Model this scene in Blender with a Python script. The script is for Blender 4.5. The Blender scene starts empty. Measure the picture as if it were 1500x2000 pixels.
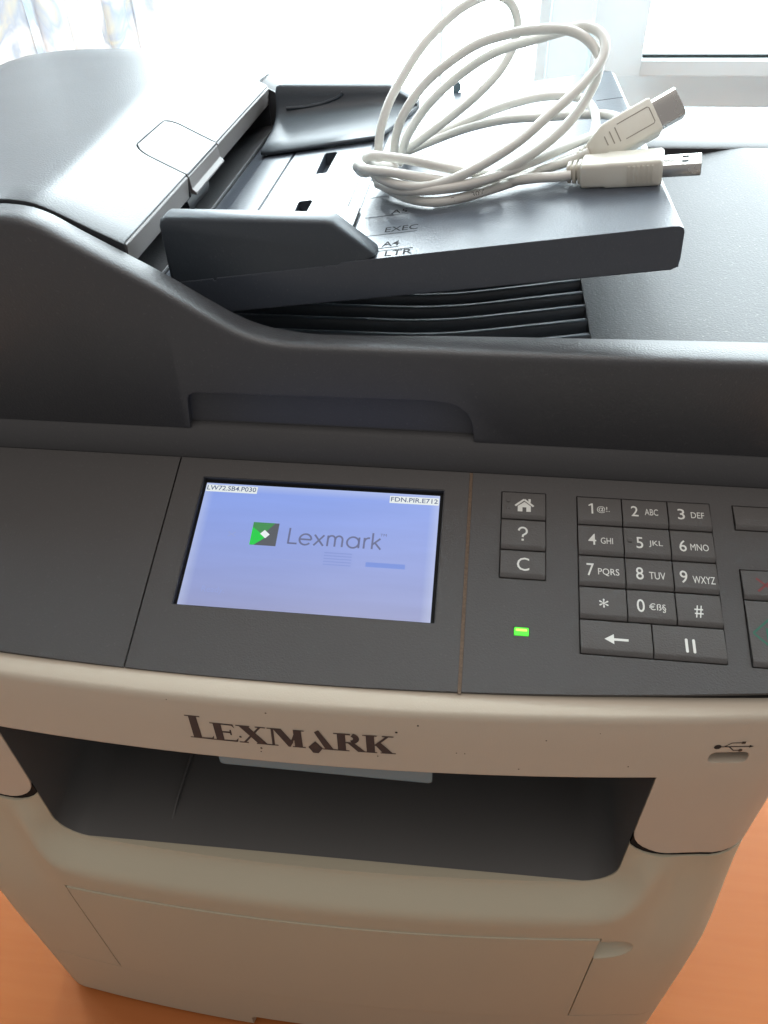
import bpy, bmesh, math, random
from math import sin, cos, pi, sqrt, radians
from mathutils import Vector, Matrix
random.seed(4)
S = 0.001
scene = bpy.context.scene
COL = scene.collection

# ------------------------------------------------------------------ camera
cam_d = bpy.data.cameras.new('camera')
cam = bpy.data.objects.new('camera', cam_d); COL.objects.link(cam)
cam_d.sensor_fit = 'HORIZONTAL'; cam_d.sensor_width = 36.0; cam_d.lens = 36.0 * 1501.34 / 1500.0
cam_d.clip_start = 0.01; cam_d.clip_end = 50.0
r_ = Vector((0.9930164484560016, 0.11576300530756155, -0.022743344037119008))
d_ = Vector((0.05986223898229816, -0.6605342885689537, -0.7484056159387988))
f_ = Vector((-0.10166044186336938, 0.7418176192480656, -0.6628512460071843))
cp = Vector((57.06134877843135, -208.2638124205722, 207.18776748887083)) * S
cam.matrix_world = Matrix(((r_.x, -d_.x, -f_.x, cp.x), (r_.y, -d_.y, -f_.y, cp.y), (r_.z, -d_.z, -f_.z, cp.z), (0, 0, 0, 1)))
scene.camera = cam

# ------------------------------------------------------------------ light
world = bpy.data.worlds.new('World'); scene.world = world; world.use_nodes = True
bg = world.node_tree.nodes['Background']; bg.inputs[0].default_value = (1.0, 0.965, 0.945, 1); bg.inputs[1].default_value = 0.38
def area(name, loc, target, sx, sy, power, col):
    l = bpy.data.lights.new(name, 'AREA'); l.shape = 'RECTANGLE'; l.size = sx; l.size_y = sy; l.energy = power; l.color = col
    o = bpy.data.objects.new(name, l); COL.objects.link(o); o.location = loc
    o.rotation_euler = (Vector(target) - Vector(loc)).to_track_quat('-Z', 'Y').to_euler(); return o
area('ceiling_bounce_light', (0.15, -0.15, 1.9), (0.0, -0.05, 0.0), 2.0, 1.2, 20.0, (1.0, 0.925, 0.87))
area('window_daylight', (-0.36, 1.15, 0.46), (0.0, 0.1, 0.1), 0.24, 0.45, 5.0, (0.86, 0.95, 1.0))
SKY_STRENGTH = 13.0
vs = scene.view_settings; vs.view_transform = 'Standard'; vs.look = 'None'; vs.exposure = 0.0; vs.gamma = 1.0

# ------------------------------------------------------------------ materials
def mat(name, col, rough=0.5, spec=0.5, bump=0.0, bscale=1500.0, edge=0.0, metal=0.0, var=0.0, vscale=30.0, rvar=0.0, emit=None, estr=1.0, coat=0.0, translucent=0.0, dust=0.0):
    m = bpy.data.materials.new(name); m.use_nodes = True; nt = m.node_tree; N = nt.nodes; Lk = nt.links
    b = N['Principled BSDF']; out = N['Material Output']
    b.inputs['Base Color'].default_value = (*col, 1); b.inputs['Roughness'].default_value = rough
    b.inputs['Specular IOR Level'].default_value = spec; b.inputs['Metallic'].default_value = metal
    b.inputs['Coat Weight'].default_value = coat
    tc = N.new('ShaderNodeTexCoord')
    if var or rvar or dust:
        n = N.new('ShaderNodeTexNoise'); n.inputs['Scale'].default_value = vscale; n.inputs['Detail'].default_value = 5
        Lk.new(tc.outputs['Object'], n.inputs['Vector'])
        if var:
            mx = N.new('ShaderNodeMix'); mx.data_type = 'RGBA'
            mx.inputs[6].default_value = (*[c * (1 - var) for c in col], 1); mx.inputs[7].default_value = (*[min(1, c * (1 + var)) for c in col], 1)
            Lk.new(n.outputs['Fac'], mx.inputs[0]); Lk.new(mx.outputs[2], b.inputs['Base Color']); last = mx.outputs[2]
        else: last = None
        if dust:
            n2 = N.new('ShaderNodeTexNoise'); n2.inputs['Scale'].default_value = 900; n2.inputs['Detail'].default_value = 3
            Lk.new(tc.outputs['Object'], n2.inputs['Vector'])
            rp = N.new('ShaderNodeValToRGB'); rp.color_ramp.elements[0].position = 0.62; rp.color_ramp.elements[1].position = 0.78
            Lk.new(n2.outputs['Fac'], rp.inputs[0])
            mu = N.new('ShaderNodeMath'); mu.operation = 'MULTIPLY'; mu.inputs[1].default_value = dust; Lk.new(rp.outputs[0], mu.inputs[0])
            mx2 = N.new('ShaderNodeMix'); mx2.data_type = 'RGBA'; mx2.inputs[7].default_value = (0.35, 0.33, 0.31, 1)
            Lk.new(mu.outputs[0], mx2.inputs[0])
            if last: Lk.new(last, mx2.inputs[6])
            else: mx2.inputs[6].default_value = (*col, 1)
            Lk.new(mx2.outputs[2], b.inputs['Base Color'])
        if rvar:
            mr = N.new('ShaderNodeMapRange'); mr.inputs[3].default_value = rough - rvar; mr.inputs[4].default_value = rough + rvar
            Lk.new(n.outputs['Fac'], mr.inputs[0]); Lk.new(mr.outputs[0], b.inputs['Roughness'])
    nrm = None
    if edge:
        bv = N.new('ShaderNodeBevel'); bv.samples = 4; bv.inputs['Radius'].default_value = edge * S; nrm = bv.outputs['Normal']
    if bump:
        nb = N.new('ShaderNodeTexNoise'); nb.inputs['Scale'].default_value = bscale; nb.inputs['Detail'].default_value = 2
        Lk.new(tc.outputs['Object'], nb.inputs['Vector'])
        bp = N.new('ShaderNodeBump'); bp.inputs['Strength'].default_value = bump; bp.inputs['Distance'].default_value = 0.0002
        Lk.new(nb.outputs['Fac'], bp.inputs['Height'])
        if nrm: Lk.new(nrm, bp.inputs['Normal'])
        nrm = bp.outputs['Normal']
    if nrm: Lk.new(nrm, b.inputs['Normal'])
    if emit:
        b.inputs['Emission Color'].default_value = (*emit, 1); b.inputs['Emission Strength'].default_value = estr
    if translucent:
        t = N.new('ShaderNodeBsdfTranslucent'); t.inputs[0].default_value = (0.9, 0.93, 0.95, 1)
        ms = N.new('ShaderNodeMixShader'); ms.inputs[0].default_value = translucent
        Lk.new(b.outputs[0], ms.inputs[1]); Lk.new(t.outputs[0], ms.inputs[2]); Lk.new(ms.outputs[0], out.inputs['Surface'])
    return m

LID = mat('charcoal_grained_plastic', (0.050, 0.050, 0.053), 0.44, 0.5, 0.75, 1300, 0.7, var=0.06, dust=0.10)
COVER = mat('charcoal_cover_plastic', (0.045, 0.047, 0.052), 0.36, 0.5, 0.55, 1300, 0.7, var=0.06, rvar=0.03, dust=0.12)
TRAYM = mat('tray_plastic', (0.052, 0.061, 0.078), 0.30, 0.5, 0.4, 1000, 0.7, dust=0.10)
OUTM = mat('output_surface_plastic', (0.050, 0.051, 0.055), 0.50, 0.5, 0.6, 1100, 0.6, var=0.08, dust=0.35)
RIBM = mat('lightened_rib_plastic', (0.10, 0.118, 0.135), 0.30, 0.6, 0.25, 1100, 0.6)  # output plastic lightened in colour to lift the shade between the ribs
GUIDE = mat('guide_plastic', (0.036, 0.045, 0.056), 0.45, 0.5, 0.22, 1400, 1.0, dust=0.06)
BASEM = mat('scanner_base_plastic', (0.042, 0.041, 0.042), 0.55, 0.4, 0.3, 1500, 1.0, dust=0.05)
PANEL = mat('warm_grey_panel_plastic', (0.052, 0.0485, 0.047), 0.58, 0.4, 0.5, 1500, 0.4, var=0.06, dust=0.06)
BUTTON = mat('button_plastic', (0.063, 0.058, 0.055), 0.56, 0.4, 0.5, 1500, 0.35)
EDGE = mat('lit_edge_plastic', (0.12, 0.105, 0.10), 0.35, 0.5, 0.1, 1500, .8)  # cover plastic made paler to carry the light its edge catches
GAP = mat('dark_gap', (0.008, 0.008, 0.008), 0.8, 0.2)
BEZEL = mat('bezel_black', (0.025, 0.026, 0.031), 0.5, 0.4)
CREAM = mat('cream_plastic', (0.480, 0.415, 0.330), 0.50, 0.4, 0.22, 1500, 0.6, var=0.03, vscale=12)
CREAM2 = mat('cream_plastic_lower_bounce', (0.430, 0.385, 0.285), 0.50, 0.4, 0.22, 1500, 0.6, var=0.04, vscale=10)  # cream with the table's warm bounce light tinted into its colour
BIN = mat('bin_plastic', (0.096, 0.093, 0.090), 0.42, 0.5, 0.15, 1500, 0.8, var=0.05)
BAR = mat('bail_glint_plastic', (0.20, 0.29, 0.33), 0.25, 0.6, 0, 1, 1.5)  # bluish glint of the dark flap put into its base colour
WHITEINK = mat('white_print', (0.62, 0.62, 0.58), 0.6, 0.3)
GREYINK = mat('tray_print', (0.012, 0.012, 0.014), 0.75, 0.2)
BROWNINK = mat('brown_print', (0.055, 0.040, 0.038), 0.55, 0.3)
BLACKINK = mat('black_print', (0.02, 0.018, 0.018), 0.6, 0.3)
REDINK = mat('red_print', (0.16, 0.03, 0.03), 0.6, 0.3)
GREENINK = mat('green_print', (0.02, 0.10, 0.065), 0.6, 0.3)
DUST = mat('dusty_seam', (0.13, 0.092, 0.066), 0.9, 0.1, var=0.5, vscale=900)
CABLE = mat('cable_pvc', (0.74, 0.72, 0.67), 0.33, 0.5, 0.0, 1, 0, var=0.07, vscale=90, translucent=0.10)
PLUG = mat('plug_pvc', (0.72, 0.68, 0.59), 0.42, 0.5, 0.05, 1500, 0.7, var=0.06, vscale=120, translucent=0.15)
METAL = mat('nickel_shell', (0.62, 0.60, 0.57), 0.26, 0.5, 0.0, 800, 0.3, metal=1.0, rvar=0.06, vscale=200)
LEDM = mat('green_led', (0.05, 0.5, 0.02), 0.4, 0.5, emit=(0.04, 0.72, 0.005), estr=0.8)
LEDM2 = mat('green_led_core', (0.05, 0.5, 0.02), 0.4, 0.5, emit=(0.35, 1.0, 0.06), estr=2.2)
FRAME = mat('white_pvc_frame', (0.78, 0.87, 0.89), 0.4, 0.4, 0, 1, 2.0, translucent=0.28)  # translucency added so daylight from behind brightens the frame
WALLM = mat('pale_wall', (0.68, 0.83, 0.85), 0.7, 0.3, 0.1, 300, var=0.02, vscale=4, translucent=0.47)  # strong translucency added to make the wall glow from behind
GASKET = mat('dark_gasket', (0.05, 0.06, 0.06), 0.6, 0.3)

def em(name, col, s=1.0):
    return mat(name, tuple(c * 0.1 for c in col), 0.35, 0.3, emit=col, estr=s)
SCR_WHITE = em('screen_white', (0.80, 0.86, 0.86), 0.9)
SCR_TEXT = em('screen_text', (0.10, 0.13, 0.25), 0.9)
SCR_GREY = em('screen_grey', (0.13, 0.15, 0.28), 0.9)
SCR_LOGO_GREY = em('screen_logo_grey', (0.10, 0.11, 0.13), 0.8)
SCR_GREEN = em('screen_green', (0.01, 0.55, 0.06), 1.0)
SCR_GREEN2 = em('screen_dark_green', (0.05, 0.27, 0.08), 0.9)
SCR_BLUE = em('screen_blue_ghost', (0.18, 0.28, 0.70), 0.9)
SCR_GHOST = em('screen_ghost', (0.20, 0.27, 0.60), 0.95)
SCR_GHOST2 = em('screen_ghost_light', (0.26, 0.32, 0.62), 0.97)

def screen_mat():
    m = bpy.data.materials.new('lit_display'); m.use_nodes = True; nt = m.node_tree; N = nt.nodes; Lk = nt.links
    b = N['Principled BSDF']; b.inputs['Base Color'].default_value = (0.02, 0.02, 0.03, 1); b.inputs['Roughness'].default_value = 0.22; b.inputs['Specular IOR Level'].default_value = 0.3
    at = N.new('ShaderNodeVertexColor'); at.layer_name = 'glow'
    n = N.new('ShaderNodeTexNoise'); n.inputs['Scale'].default_value = 60; n.inputs['Detail'].default_value = 4
    tc = N.new('ShaderNodeTexCoord'); mp = N.new('ShaderNodeMapping'); mp.inputs['Scale'].default_value = (0.35, 3.5, 1)
    Lk.new(tc.outputs['Object'], mp.inputs[0]); Lk.new(mp.outputs[0], n.inputs['Vector'])
    mr = N.new('ShaderNodeMapRange'); mr.inputs[3].default_value = 0.92; mr.inputs[4].default_value = 1.08
    Lk.new(n.outputs['Fac'], mr.inputs[0])
    mul = N.new('ShaderNodeVectorMath'); mul.operation = 'SCALE'
    Lk.new(at.outputs['Color'], mul.inputs[0]); Lk.new(mr.outputs[0], mul.inputs['Scale'])
    Lk.new(mul.outputs[0], b.inputs['Emission Color']); b.inputs['Emission Strength'].default_value = 1.0
    return m

def wood():
    m = bpy.data.materials.new('orange_wood_veneer'); m.use_nodes = True; nt = m.node_tree; N = nt.nodes; Lk = nt.links
    b = N['Principled BSDF']; b.inputs['Roughness'].default_value = 0.42; b.inputs['Specular IOR Level'].default_value = 0.25
    tc = N.new('ShaderNodeTexCoord'); mp = N.new('ShaderNodeMapping'); mp.inputs['Scale'].default_value = (2, 30, 1)
    n = N.new('ShaderNodeTexNoise'); n.inputs['Scale'].default_value = 6; n.inputs['Detail'].default_value = 8
    Lk.new(tc.outputs['Object'], mp.inputs[0]); Lk.new(mp.outputs[0], n.inputs['Vector'])
    r = N.new('ShaderNodeValToRGB'); e = r.color_ramp.elements
    e[0].position = 0.3; e[0].color = (0.36, 0.105, 0.022, 1); e[1].position = 0.75; e[1].color = (0.38, 0.118, 0.028, 1)
    Lk.new(n.outputs['Fac'], r.inputs[0]); Lk.new(r.outputs[0], b.inputs['Base Color'])
    return m

def curtain_mat():
    m = bpy.data.materials.new('sheer_flowered_curtain'); m.use_nodes = True; nt = m.node_tree; N = nt.nodes; Lk = nt.links
    out = N['Material Output']; N.remove(N['Principled BSDF'])
    tc = N.new('ShaderNodeTexCoord')
    n = N.new('ShaderNodeTexNoise'); n.inputs['Scale'].default_value = 14; n.inputs['Detail'].default_value = 3; n.inputs['Distortion'].default_value = 1.2
    Lk.new(tc.outputs['Object'], n.inputs['Vector'])
    r = N.new('ShaderNodeValToRGB'); e = r.color_ramp.elements
    e[0].position = 0.50; e[0].color = (0.93, 0.95, 0.96, 1); e[1].position = 0.60; e[1].color = (0.58, 0.66, 0.76, 1)
    k = r.color_ramp.elements.new(0.68); k.color = (0.78, 0.78, 0.70, 1); k = r.color_ramp.elements.new(0.72); k.color = (0.93, 0.95, 0.96, 1)
    Lk.new(n.outputs['Fac'], r.inputs[0])
    d = N.new('ShaderNodeBsdfDiffuse'); t = N.new('ShaderNodeBsdfTranslucent'); tr = N.new('ShaderNodeBsdfTransparent')
    Lk.new(r.outputs[0], d.inputs[0]); Lk.new(r.outputs[0], t.inputs[0])
    m1 = N.new('ShaderNodeMixShader'); m1.inputs[0].default_value = 0.055; Lk.new(d.outputs[0], m1.inputs[1]); Lk.new(t.outputs[0], m1.inputs[2])
    m2 = N.new('ShaderNodeMixShader'); m2.inputs[0].default_value = 0.008; Lk.new(m1.outputs[0], m2.inputs[1]); Lk.new(tr.outputs[0], m2.inputs[2])
    Lk.new(m2.outputs[0], out.inputs['Surface'])
    return m

def glass_mat():
    m = bpy.data.materials.new('window_glass'); m.use_nodes = True; nt = m.node_tree; N = nt.nodes; Lk = nt.links
    out = N['Material Output']; N.remove(N['Principled BSDF'])
    g = N.new('ShaderNodeBsdfGlossy'); g.inputs['Roughness'].default_value = 0.02; t = N.new('ShaderNodeBsdfTransparent'); t.inputs[0].default_value = (0.96, 0.98, 0.98, 1)
    lw = N.new('ShaderNodeLayerWeight'); pw = N.new('ShaderNodeMath'); pw.operation = 'POWER'; pw.inputs[1].default_value = 5.0
    fr = N.new('ShaderNodeMath'); fr.operation = 'MULTIPLY_ADD'; fr.inputs[1].default_value = 0.6; fr.inputs[2].default_value = 0.04
    lw.inputs['Blend'].default_value = 0.5; Lk.new(lw.outputs['Facing'], pw.inputs[0]); Lk.new(pw.outputs[0], fr.inputs[0])
    ms = N.new('ShaderNodeMixShader')
    Lk.new(fr.outputs[0], ms.inputs[0]); Lk.new(t.outputs[0], ms.inputs[1]); Lk.new(g.outputs[0], ms.inputs[2]); Lk.new(ms.outputs[0], out.inputs['Surface'])
    return m

def sky_mat():
    m = bpy.data.materials.new('bright_overcast'); m.use_nodes = True; nt = m.node_tree; N = nt.nodes; Lk = nt.links
    out = N['Material Output']; N.remove(N['Principled BSDF'])
    e = N.new('ShaderNodeEmission'); e.inputs[0].default_value = (0.88, 0.96, 1.0, 1); e.inputs[1].default_value = SKY_STRENGTH
    Lk.new(e.outputs[0], out.inputs['Surface']); return m

# ------------------------------------------------------------------ mesh helpers (millimetres in, metres out)
def empty(name, loc, label, cat, group=None):
    o = bpy.data.objects.new(name, None); COL.objects.link(o); o.location = Vector(loc) * S
    o.empty_display_size = 0.02
    o['label'] = label; o['category'] = cat
    if group: o['group'] = group
    return o
def root_loc(p):
    v = Vector((0, 0, 0))
    while p is not None: v += p.location; p = p.parent
    return v
def build(name, verts, faces, m, parent=None, smooth=40, label=None):
    off = root_loc(parent)
    me = bpy.data.meshes.new(name)
    me.from_pydata([Vector(v) * S - off for v in verts], [], faces)
    bm = bmesh.new(); bm.from_mesh(me); bmesh.ops.recalc_face_normals(bm, faces=bm.faces); bm.to_mesh(me); bm.free()
    if smooth:
        me.shade_smooth(); me.set_sharp_from_angle(angle=radians(smooth))
    me.materials.append(m)
    o = bpy.data.objects.new(name, me); COL.objects.link(o)
    if parent is not None: o.parent = parent
    if label: o['label'] = label
    return o
def boolean(o, cutter, op='DIFFERENCE', smooth=40, keep=False):
    md = o.modifiers.new('b', 'BOOLEAN'); md.operation = op; md.solver = 'EXACT'; md.object = cutter
    bpy.context.view_layer.update()
    dg = bpy.context.evaluated_depsgraph_get()
    me = bpy.data.meshes.new_from_object(o.evaluated_get(dg))
    o.modifiers.clear(); old = o.data; o.data = me; me.name = old.name
    if smooth: me.shade_smooth(); me.set_sharp_from_angle(angle=radians(smooth))
    mt = old.materials[0]; me.materials.clear(); me.materials.append(mt)
    for p in me.polygons: p.material_index = 0
    if not keep:
        cm = cutter.data; bpy.data.objects.remove(cutter); bpy.data.meshes.remove(cm)
def prism(name, poly, axis, a, b, m=None, parent=None, smooth=40, label=None):
    # poly: 2D points; axis 'y' -> (x,z), 'z' -> (x,y), 'x' -> (y,z)
    def P3(p, t): return {'y': (p[0], t, p[1]), 'z': (p[0], p[1], t), 'x': (t, p[0], p[1])}[axis]
    n = len(poly); v = [P3(p, a) for p in poly] + [P3(p, b) for p in poly]
    f = [list(range(n)), list(range(n, 2 * n))] + [(i, (i + 1) % n, n + (i + 1) % n, n + i) for i in range(n)]
    return build(name, v, f, m or GAP, parent, smooth, label)
def box_vf(x0, y0, z0, x1, y1, z1):
    v = [(x, y, z) for x in (x0, x1) for y in (y0, y1) for z in (z0, z1)]
    return v, [(0, 1, 3, 2), (4, 5, 7, 6), (0, 1, 5, 4), (2, 3, 7, 6), (0, 2, 6, 4), (1, 3, 7, 5)]
def box(name, x0, y0, z0, x1, y1, z1, m=None, parent=None, label=None):
    v, f = box_vf(x0, y0, z0, x1, y1, z1); return build(name, v, f, m or GAP, parent, 30, label)
def rrect(x0, y0, x1, y1, r, n=6):
    if not isinstance(r, (list, tuple)): r = [r] * 4      # bl, br, tr, tl
    out = []
    for (cx, cy, a0, rr) in ((x0 + r[0], y0 + r[0], pi, r[0]), (x1 - r[1], y0 + r[1], 1.5 * pi, r[1]), (x1 - r[2], y1 - r[2], 0, r[2]), (x0 + r[3], y1 - r[3], .5 * pi, r[3])):
        if rr < 0.01: out.append((cx, cy)); continue
        for i in range(n + 1):
            a = a0 + .5 * pi * i / n; out.append((cx + rr * cos(a), cy + rr * sin(a)))
    return out
def loft(rings, closed=True, cap=True):
    v = []; f = []; n = len(rings[0])
    for r in rings: v += r
    for j in range(len(rings) - 1):
        for i in range(n if closed else n - 1):
            k = (i + 1) % n; f.append((j * n + i, j * n + k, (j + 1) * n + k, (j + 1) * n + i))
    if cap: f.append(list(range(n))); f.append(list(range((len(rings) - 1) * n, len(rings) * n)))
    return v, f
def sm(t): t = max(0.0, min(1.0, t)); return t * t * (3 - 2 * t)
def interp(pts, x):
    # monotone cubic
    n = len(pts)
    if x <= pts[0][0]: return pts[0][1]
    if x >= pts[-1][0]: return pts[-1][1]
    d = [(pts[i + 1][1] - pts[i][1]) / (pts[i + 1][0] - pts[i][0]) for i in range(n - 1)]
    t = [d[0]] + [0 if d[i - 1] * d[i] <= 0 else 2 * d[i - 1] * d[i] / (d[i - 1] + d[i]) for i in range(1, n - 1)] + [d[-1]]
    for i in range(n - 1):
        if x <= pts[i + 1][0]:
            h = pts[i + 1][0] - pts[i][0]; s = (x - pts[i][0]) / h
            return (2 * s**3 - 3 * s**2 + 1) * pts[i][1] + (s**3 - 2 * s**2 + s) * h * t[i] + (-2 * s**3 + 3 * s**2) * pts[i + 1][1] + (s**3 - s**2) * h * t[i + 1]
def flat(name, polys, fn, m, parent, label=None, thick=0.0):
    # polys: list of 2D polygons mapped by fn(x, y) -> 3D
    v = []; f = []
    for p in polys:
        s = len(v); v += [fn(*q) for q in p]; f.append(list(range(s, s + len(p))))
    return build(name, v, f, m, parent, 0, label)
_tc = {}
def text_mesh(s, bold=0.0):
    key = (s, bold)
    if key not in _tc:
        cu = bpy.data.curves.new('t', 'FONT'); cu.body = s; cu.size = 1; cu.resolution_u = 3; cu.offset = bold
        o = bpy.data.objects.new('t', cu); COL.objects.link(o); bpy.context.view_layer.update()
        me = bpy.data.meshes.new_from_object(o.evaluated_get(bpy.context.evaluated_depsgraph_get()))
        V = [(v.co.x, v.co.y) for v in me.vertices]; F = [tuple(p.vertices) for p in me.polygons]
        bpy.data.objects.remove(o); bpy.data.curves.remove(cu); bpy.data.meshes.remove(me)
        _tc[key] = (V, F)
    return _tc[key]
def text(name, s, bx, fn, m, parent, bold=0.0, slant=0.0):
    V, F = text_mesh(s, bold)
    xa = min(v[0] for v in V); xb = max(v[0] for v in V); ya = min(v[1] for v in V); yb = max(v[1] for v in V)
    x0, y0, x1, y1 = bx; out = []
    for x, y in V:
        ty = (y - ya) / max(1e-6, yb - ya)
        out.append(fn(x0 + (x - xa) / (xb - xa) * (x1 - x0) + slant * ty, y0 + ty * (y1 - y0)))
    return build(name, out, F, m, parent, 0)
def stroke(pts, w):
    # ribbon polygons (as quads with round-ish joins) along 2D points
    L_ = []; R_ = []; n = len(pts); closed = pts[0] == pts[-1]
    for i in range(n):
        a = pts[i - 1] if i > 0 else (pts[-2] if closed else pts[0]); b = pts[i + 1] if i < n - 1 else (pts[1] if closed else pts[-1])
        dx, dy = b[0] - a[0], b[1] - a[1]; l = math.hypot(dx, dy) or 1
        L_.append((pts[i][0] - dy / l * w / 2, pts[i][1] + dx / l * w / 2)); R_.append((pts[i][0] + dy / l * w / 2, pts[i][1] - dx / l * w / 2))
    return [[L_[i], L_[i + 1], R_[i + 1], R_[i]] for i in range(n - 1)]
def arc(cx, cy, rx, ry, a0, a1, n=14):
    return [(cx + rx * cos(radians(a0 + (a1 - a0) * i / n)), cy + ry * sin(radians(a0 + (a1 - a0) * i / n))) for i in range(n + 1)]
def catmull(pts, sub=8):
    P = [Vector(p) for p in pts]; P = [2 * P[0] - P[1]] + P + [2 * P[-1] - P[-2]]; out = []
    for i in range(1, len(P) - 2):
        for k in range(sub):
            t = k / sub; a, b, c, d = P[i - 1:i + 3]
            out.append(0.5 * ((2 * b) + (-a + c) * t + (2 * a - 5 * b + 4 * c - d) * t * t + (-a + 3 * b - 3 * c + d) * t**3))
    out.append(P[-2]); return out
def tube_vf(path, r, n=14):
    rings = []; T = None; N = None
    for i, p in enumerate(path):
        t = (path[min(i + 1, len(path) - 1)] - path[max(i - 1, 0)]).normalized()
        if N is None: N = t.orthogonal().normalized()
        else: N = (N - t * N.dot(t)).normalized()
        B = t.cross(N)
        rings.append([tuple(p + (N * cos(2 * pi * k / n) + B * sin(2 * pi * k / n)) * r) for k in range(n)])
    return loft(rings)
def merge(parts):
    v = []; f = []
    for a, b in parts:
        s = len(v); v += [tuple(q) for q in a]; f += [tuple(i + s for i in q) for q in b]
    return v, f

# ================================================================== SETTING
TZ = -360.0
# bright outdoors seen through the glass
v, f = box_vf(-9000, 3200, -3500, 9000, 3210, 6500)
sky = build('sky', v, f, sky_mat(), None, 0); sky['kind'] = 'structure'

table = empty('table', (0, 100, TZ), 'orange wood table under the printer', 'table')
box('table_top', -900, -420, TZ - 28, 900, 860, TZ, wood(), table)
for sx in (-850, 790):
    for sy in (-370, 750): box('leg', sx, sy, TZ - 740, sx + 60, sy + 60, TZ - 28.5, bpy.data.materials['orange_wood_veneer'], table)
fl = box('floor', -3000, -2500, TZ - 760, 3000, 890, TZ - 740, mat('floor_tile', (0.35, 0.28, 0.22), 0.6), None); fl['kind'] = 'structure'

WY = 900
wall = box('wall', 246, WY + 30, -700, 1100, WY + 140, -24.5, WALLM, None); wall['kind'] = 'structure'
for wb in ((-3000, -700, -1400.5, 2600), (1100.5, -1100, 3000, 2600), (-1400, 1500.5, 1100, 2600)):
    w_ = box('wall', wb[0] if wb[0] != -3000 else -3000, WY + 30, wb[1], wb[2], WY + 140, wb[3], WALLM, None); w_['kind'] = 'structure'
wall2 = box('wall', -1400, WY + 30, -1100, 245.5, WY + 140, -200, WALLM, None); wall2['kind'] = 'structure'

win = empty('casement_window', (420, WY, -10), 'white plastic window at the right with a bright pane and dark gasket', 'window')
def ring(name, x0, z0, x1, z1, w, y0, y1, m, parent):
    vf = [box_vf(x0, y0, z0, x0 + w, y1, z1), box_vf(x1 - w, y0, z0, x1, y1, z1), box_vf(x0 + w, y0, z0, x1 - w, y1, z0 + w), box_vf(x0 + w, y0, z1 - w, x1 - w, y1, z1)]
    v, f = merge(vf); return build(name, v, f, m, parent, 30)
box('jamb', 128, WY - 6, -250, 176, WY + 60, 1500, FRAME, win)
box('sash_stile', 178, WY - 22, -24, 239, WY + 40, 1500, FRAME, win)
box('sash_rail', 239.2, WY - 22, -24, 1000, WY + 40, -8, FRAME, win)
box('bottom_rail', 176.5, WY - 6, -62, 1100, WY + 50, -26, FRAME, win)
box('gasket', 243, WY - 4, -7.8, 990, WY + 2, -4.6, GASKET, win)
box('gasket', 239.4, WY - 4, -7.8, 241, WY + 2, 1500, FRAME, win)
box('pane', 241.5, WY + 8, -7.5, 1000, WY + 12, 1500, glass_mat(), win)

door = empty('balcony_door', (-200, WY, -200), 'tall glazed balcony door behind the printer, washed out by daylight', 'door')
box('stile', 113.5, WY - 4, -250, 126, WY + 50, 1500, FRAME, door)
box('stile', -1400, WY - 4, -250, -1320, WY + 50, 1500, FRAME, door)
box('glazing_bar', -7, WY + 4, -198, -3, WY + 16, 1500, FRAME, door)
box('bottom_rail', -1319.5, WY - 4, -250, 113, WY + 50, -199, FRAME, door)
box('pane', -1319, WY + 18, -198, 113, WY + 22, 1500, bpy.data.materials['window_glass'], door)

CM = curtain_mat()
def curtain(x0, x1, y, z0, z1, label, ph, lean=0):
    rings = []
    nx = 90
    for j in range(24):
        z = z0 + (z1 - z0) * j / 23; row = []
        for i in range(nx + 1):
            t = i / nx; x = x0 + (x1 - x0) * t + lean * (z1 - z) / (z1 - z0)
            row.append((x, y + 14 * sin(t * 26 + ph) + 6 * sin(t * 61 + ph * 2 + z * .004), z))
        rings.append(row)
    v, f = loft(rings, closed=False, cap=False)
    o = build('curtain', v, f, CM, None, 180); o['label'] = label; o['category'] = 'curtain'; o['group'] = 'sheer curtains at the balcony door'
    return o
curtain(-520, -350, 850, -320, 1500, 'sheer flowered curtain hanging behind the back left of the printer', 0.3)
curtain(-800, -548, 842, -320, 1500, 'plain sheer curtain edge in the top left corner', 1.7, lean=38)

# ================================================================== PRINTER
PR = empty('printer', (0, 120, TZ), 'cream and charcoal office printer with colour touch screen and number keys', 'printer')
def F(x): return 3.7e-4 * (x + 15) ** 2

# ---- cream shell -------------------------------------------------------
OX0, OX1, OZ0, OZ1 = -122.5, 133.5, -143.5, -55.0
def dopen(x, z):   # distance outside the rounded opening
    r = 14; dx = max(OX0 + r - x, 0, x - (OX1 - r)); dz = max(OZ0 + r - z, 0)
    return math.hypot(dx, dz) - r if (dx > 0 and dz > 0) else max(dx - r, dz - r, OX0 - x, x - OX1, OZ0 - z)
def outline(z, off=None):
    pts = []; R = 25.0
    def o(x):
        if off is not None: return off
        d = dopen(x, z); t = sm(max(OX0 - x, x - OX1, 0) / 26.0)
        s = (1 - t) * sm((-113 - z) / 24.0) + t * sm((-116 - z) / 100.0)
        r = max(0.0, min(1.0, d / 17.0)); r = r + 0.08 * sin(2 * pi * r) * -1
        return 12.0 * r * s
    n = 84
    for i in range(n + 1):
        x = -165 + 330 * i / n; pts.append((x, -60 + F(x) - o(x), z))
    ye = -60 + F(165) - o(175)
    for i in range(1, 10):
        a = -pi / 2 + (pi / 2) * i / 9; pts.append((165 + R * cos(a), ye + R + R * sin(a), z))
    pts += [(190, 60, z), (190, 180, z), (190, 300, z), (-190, 300, z), (-190, 180, z), (-190, 60, z)]
    ye = -60 + F(-165) - o(-175)
    for i in range(0, 9):
        a = pi + (pi / 2) * i / 9; pts.append((-165 + R * cos(a), ye + R + R * sin(a), z))
    return pts
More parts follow.
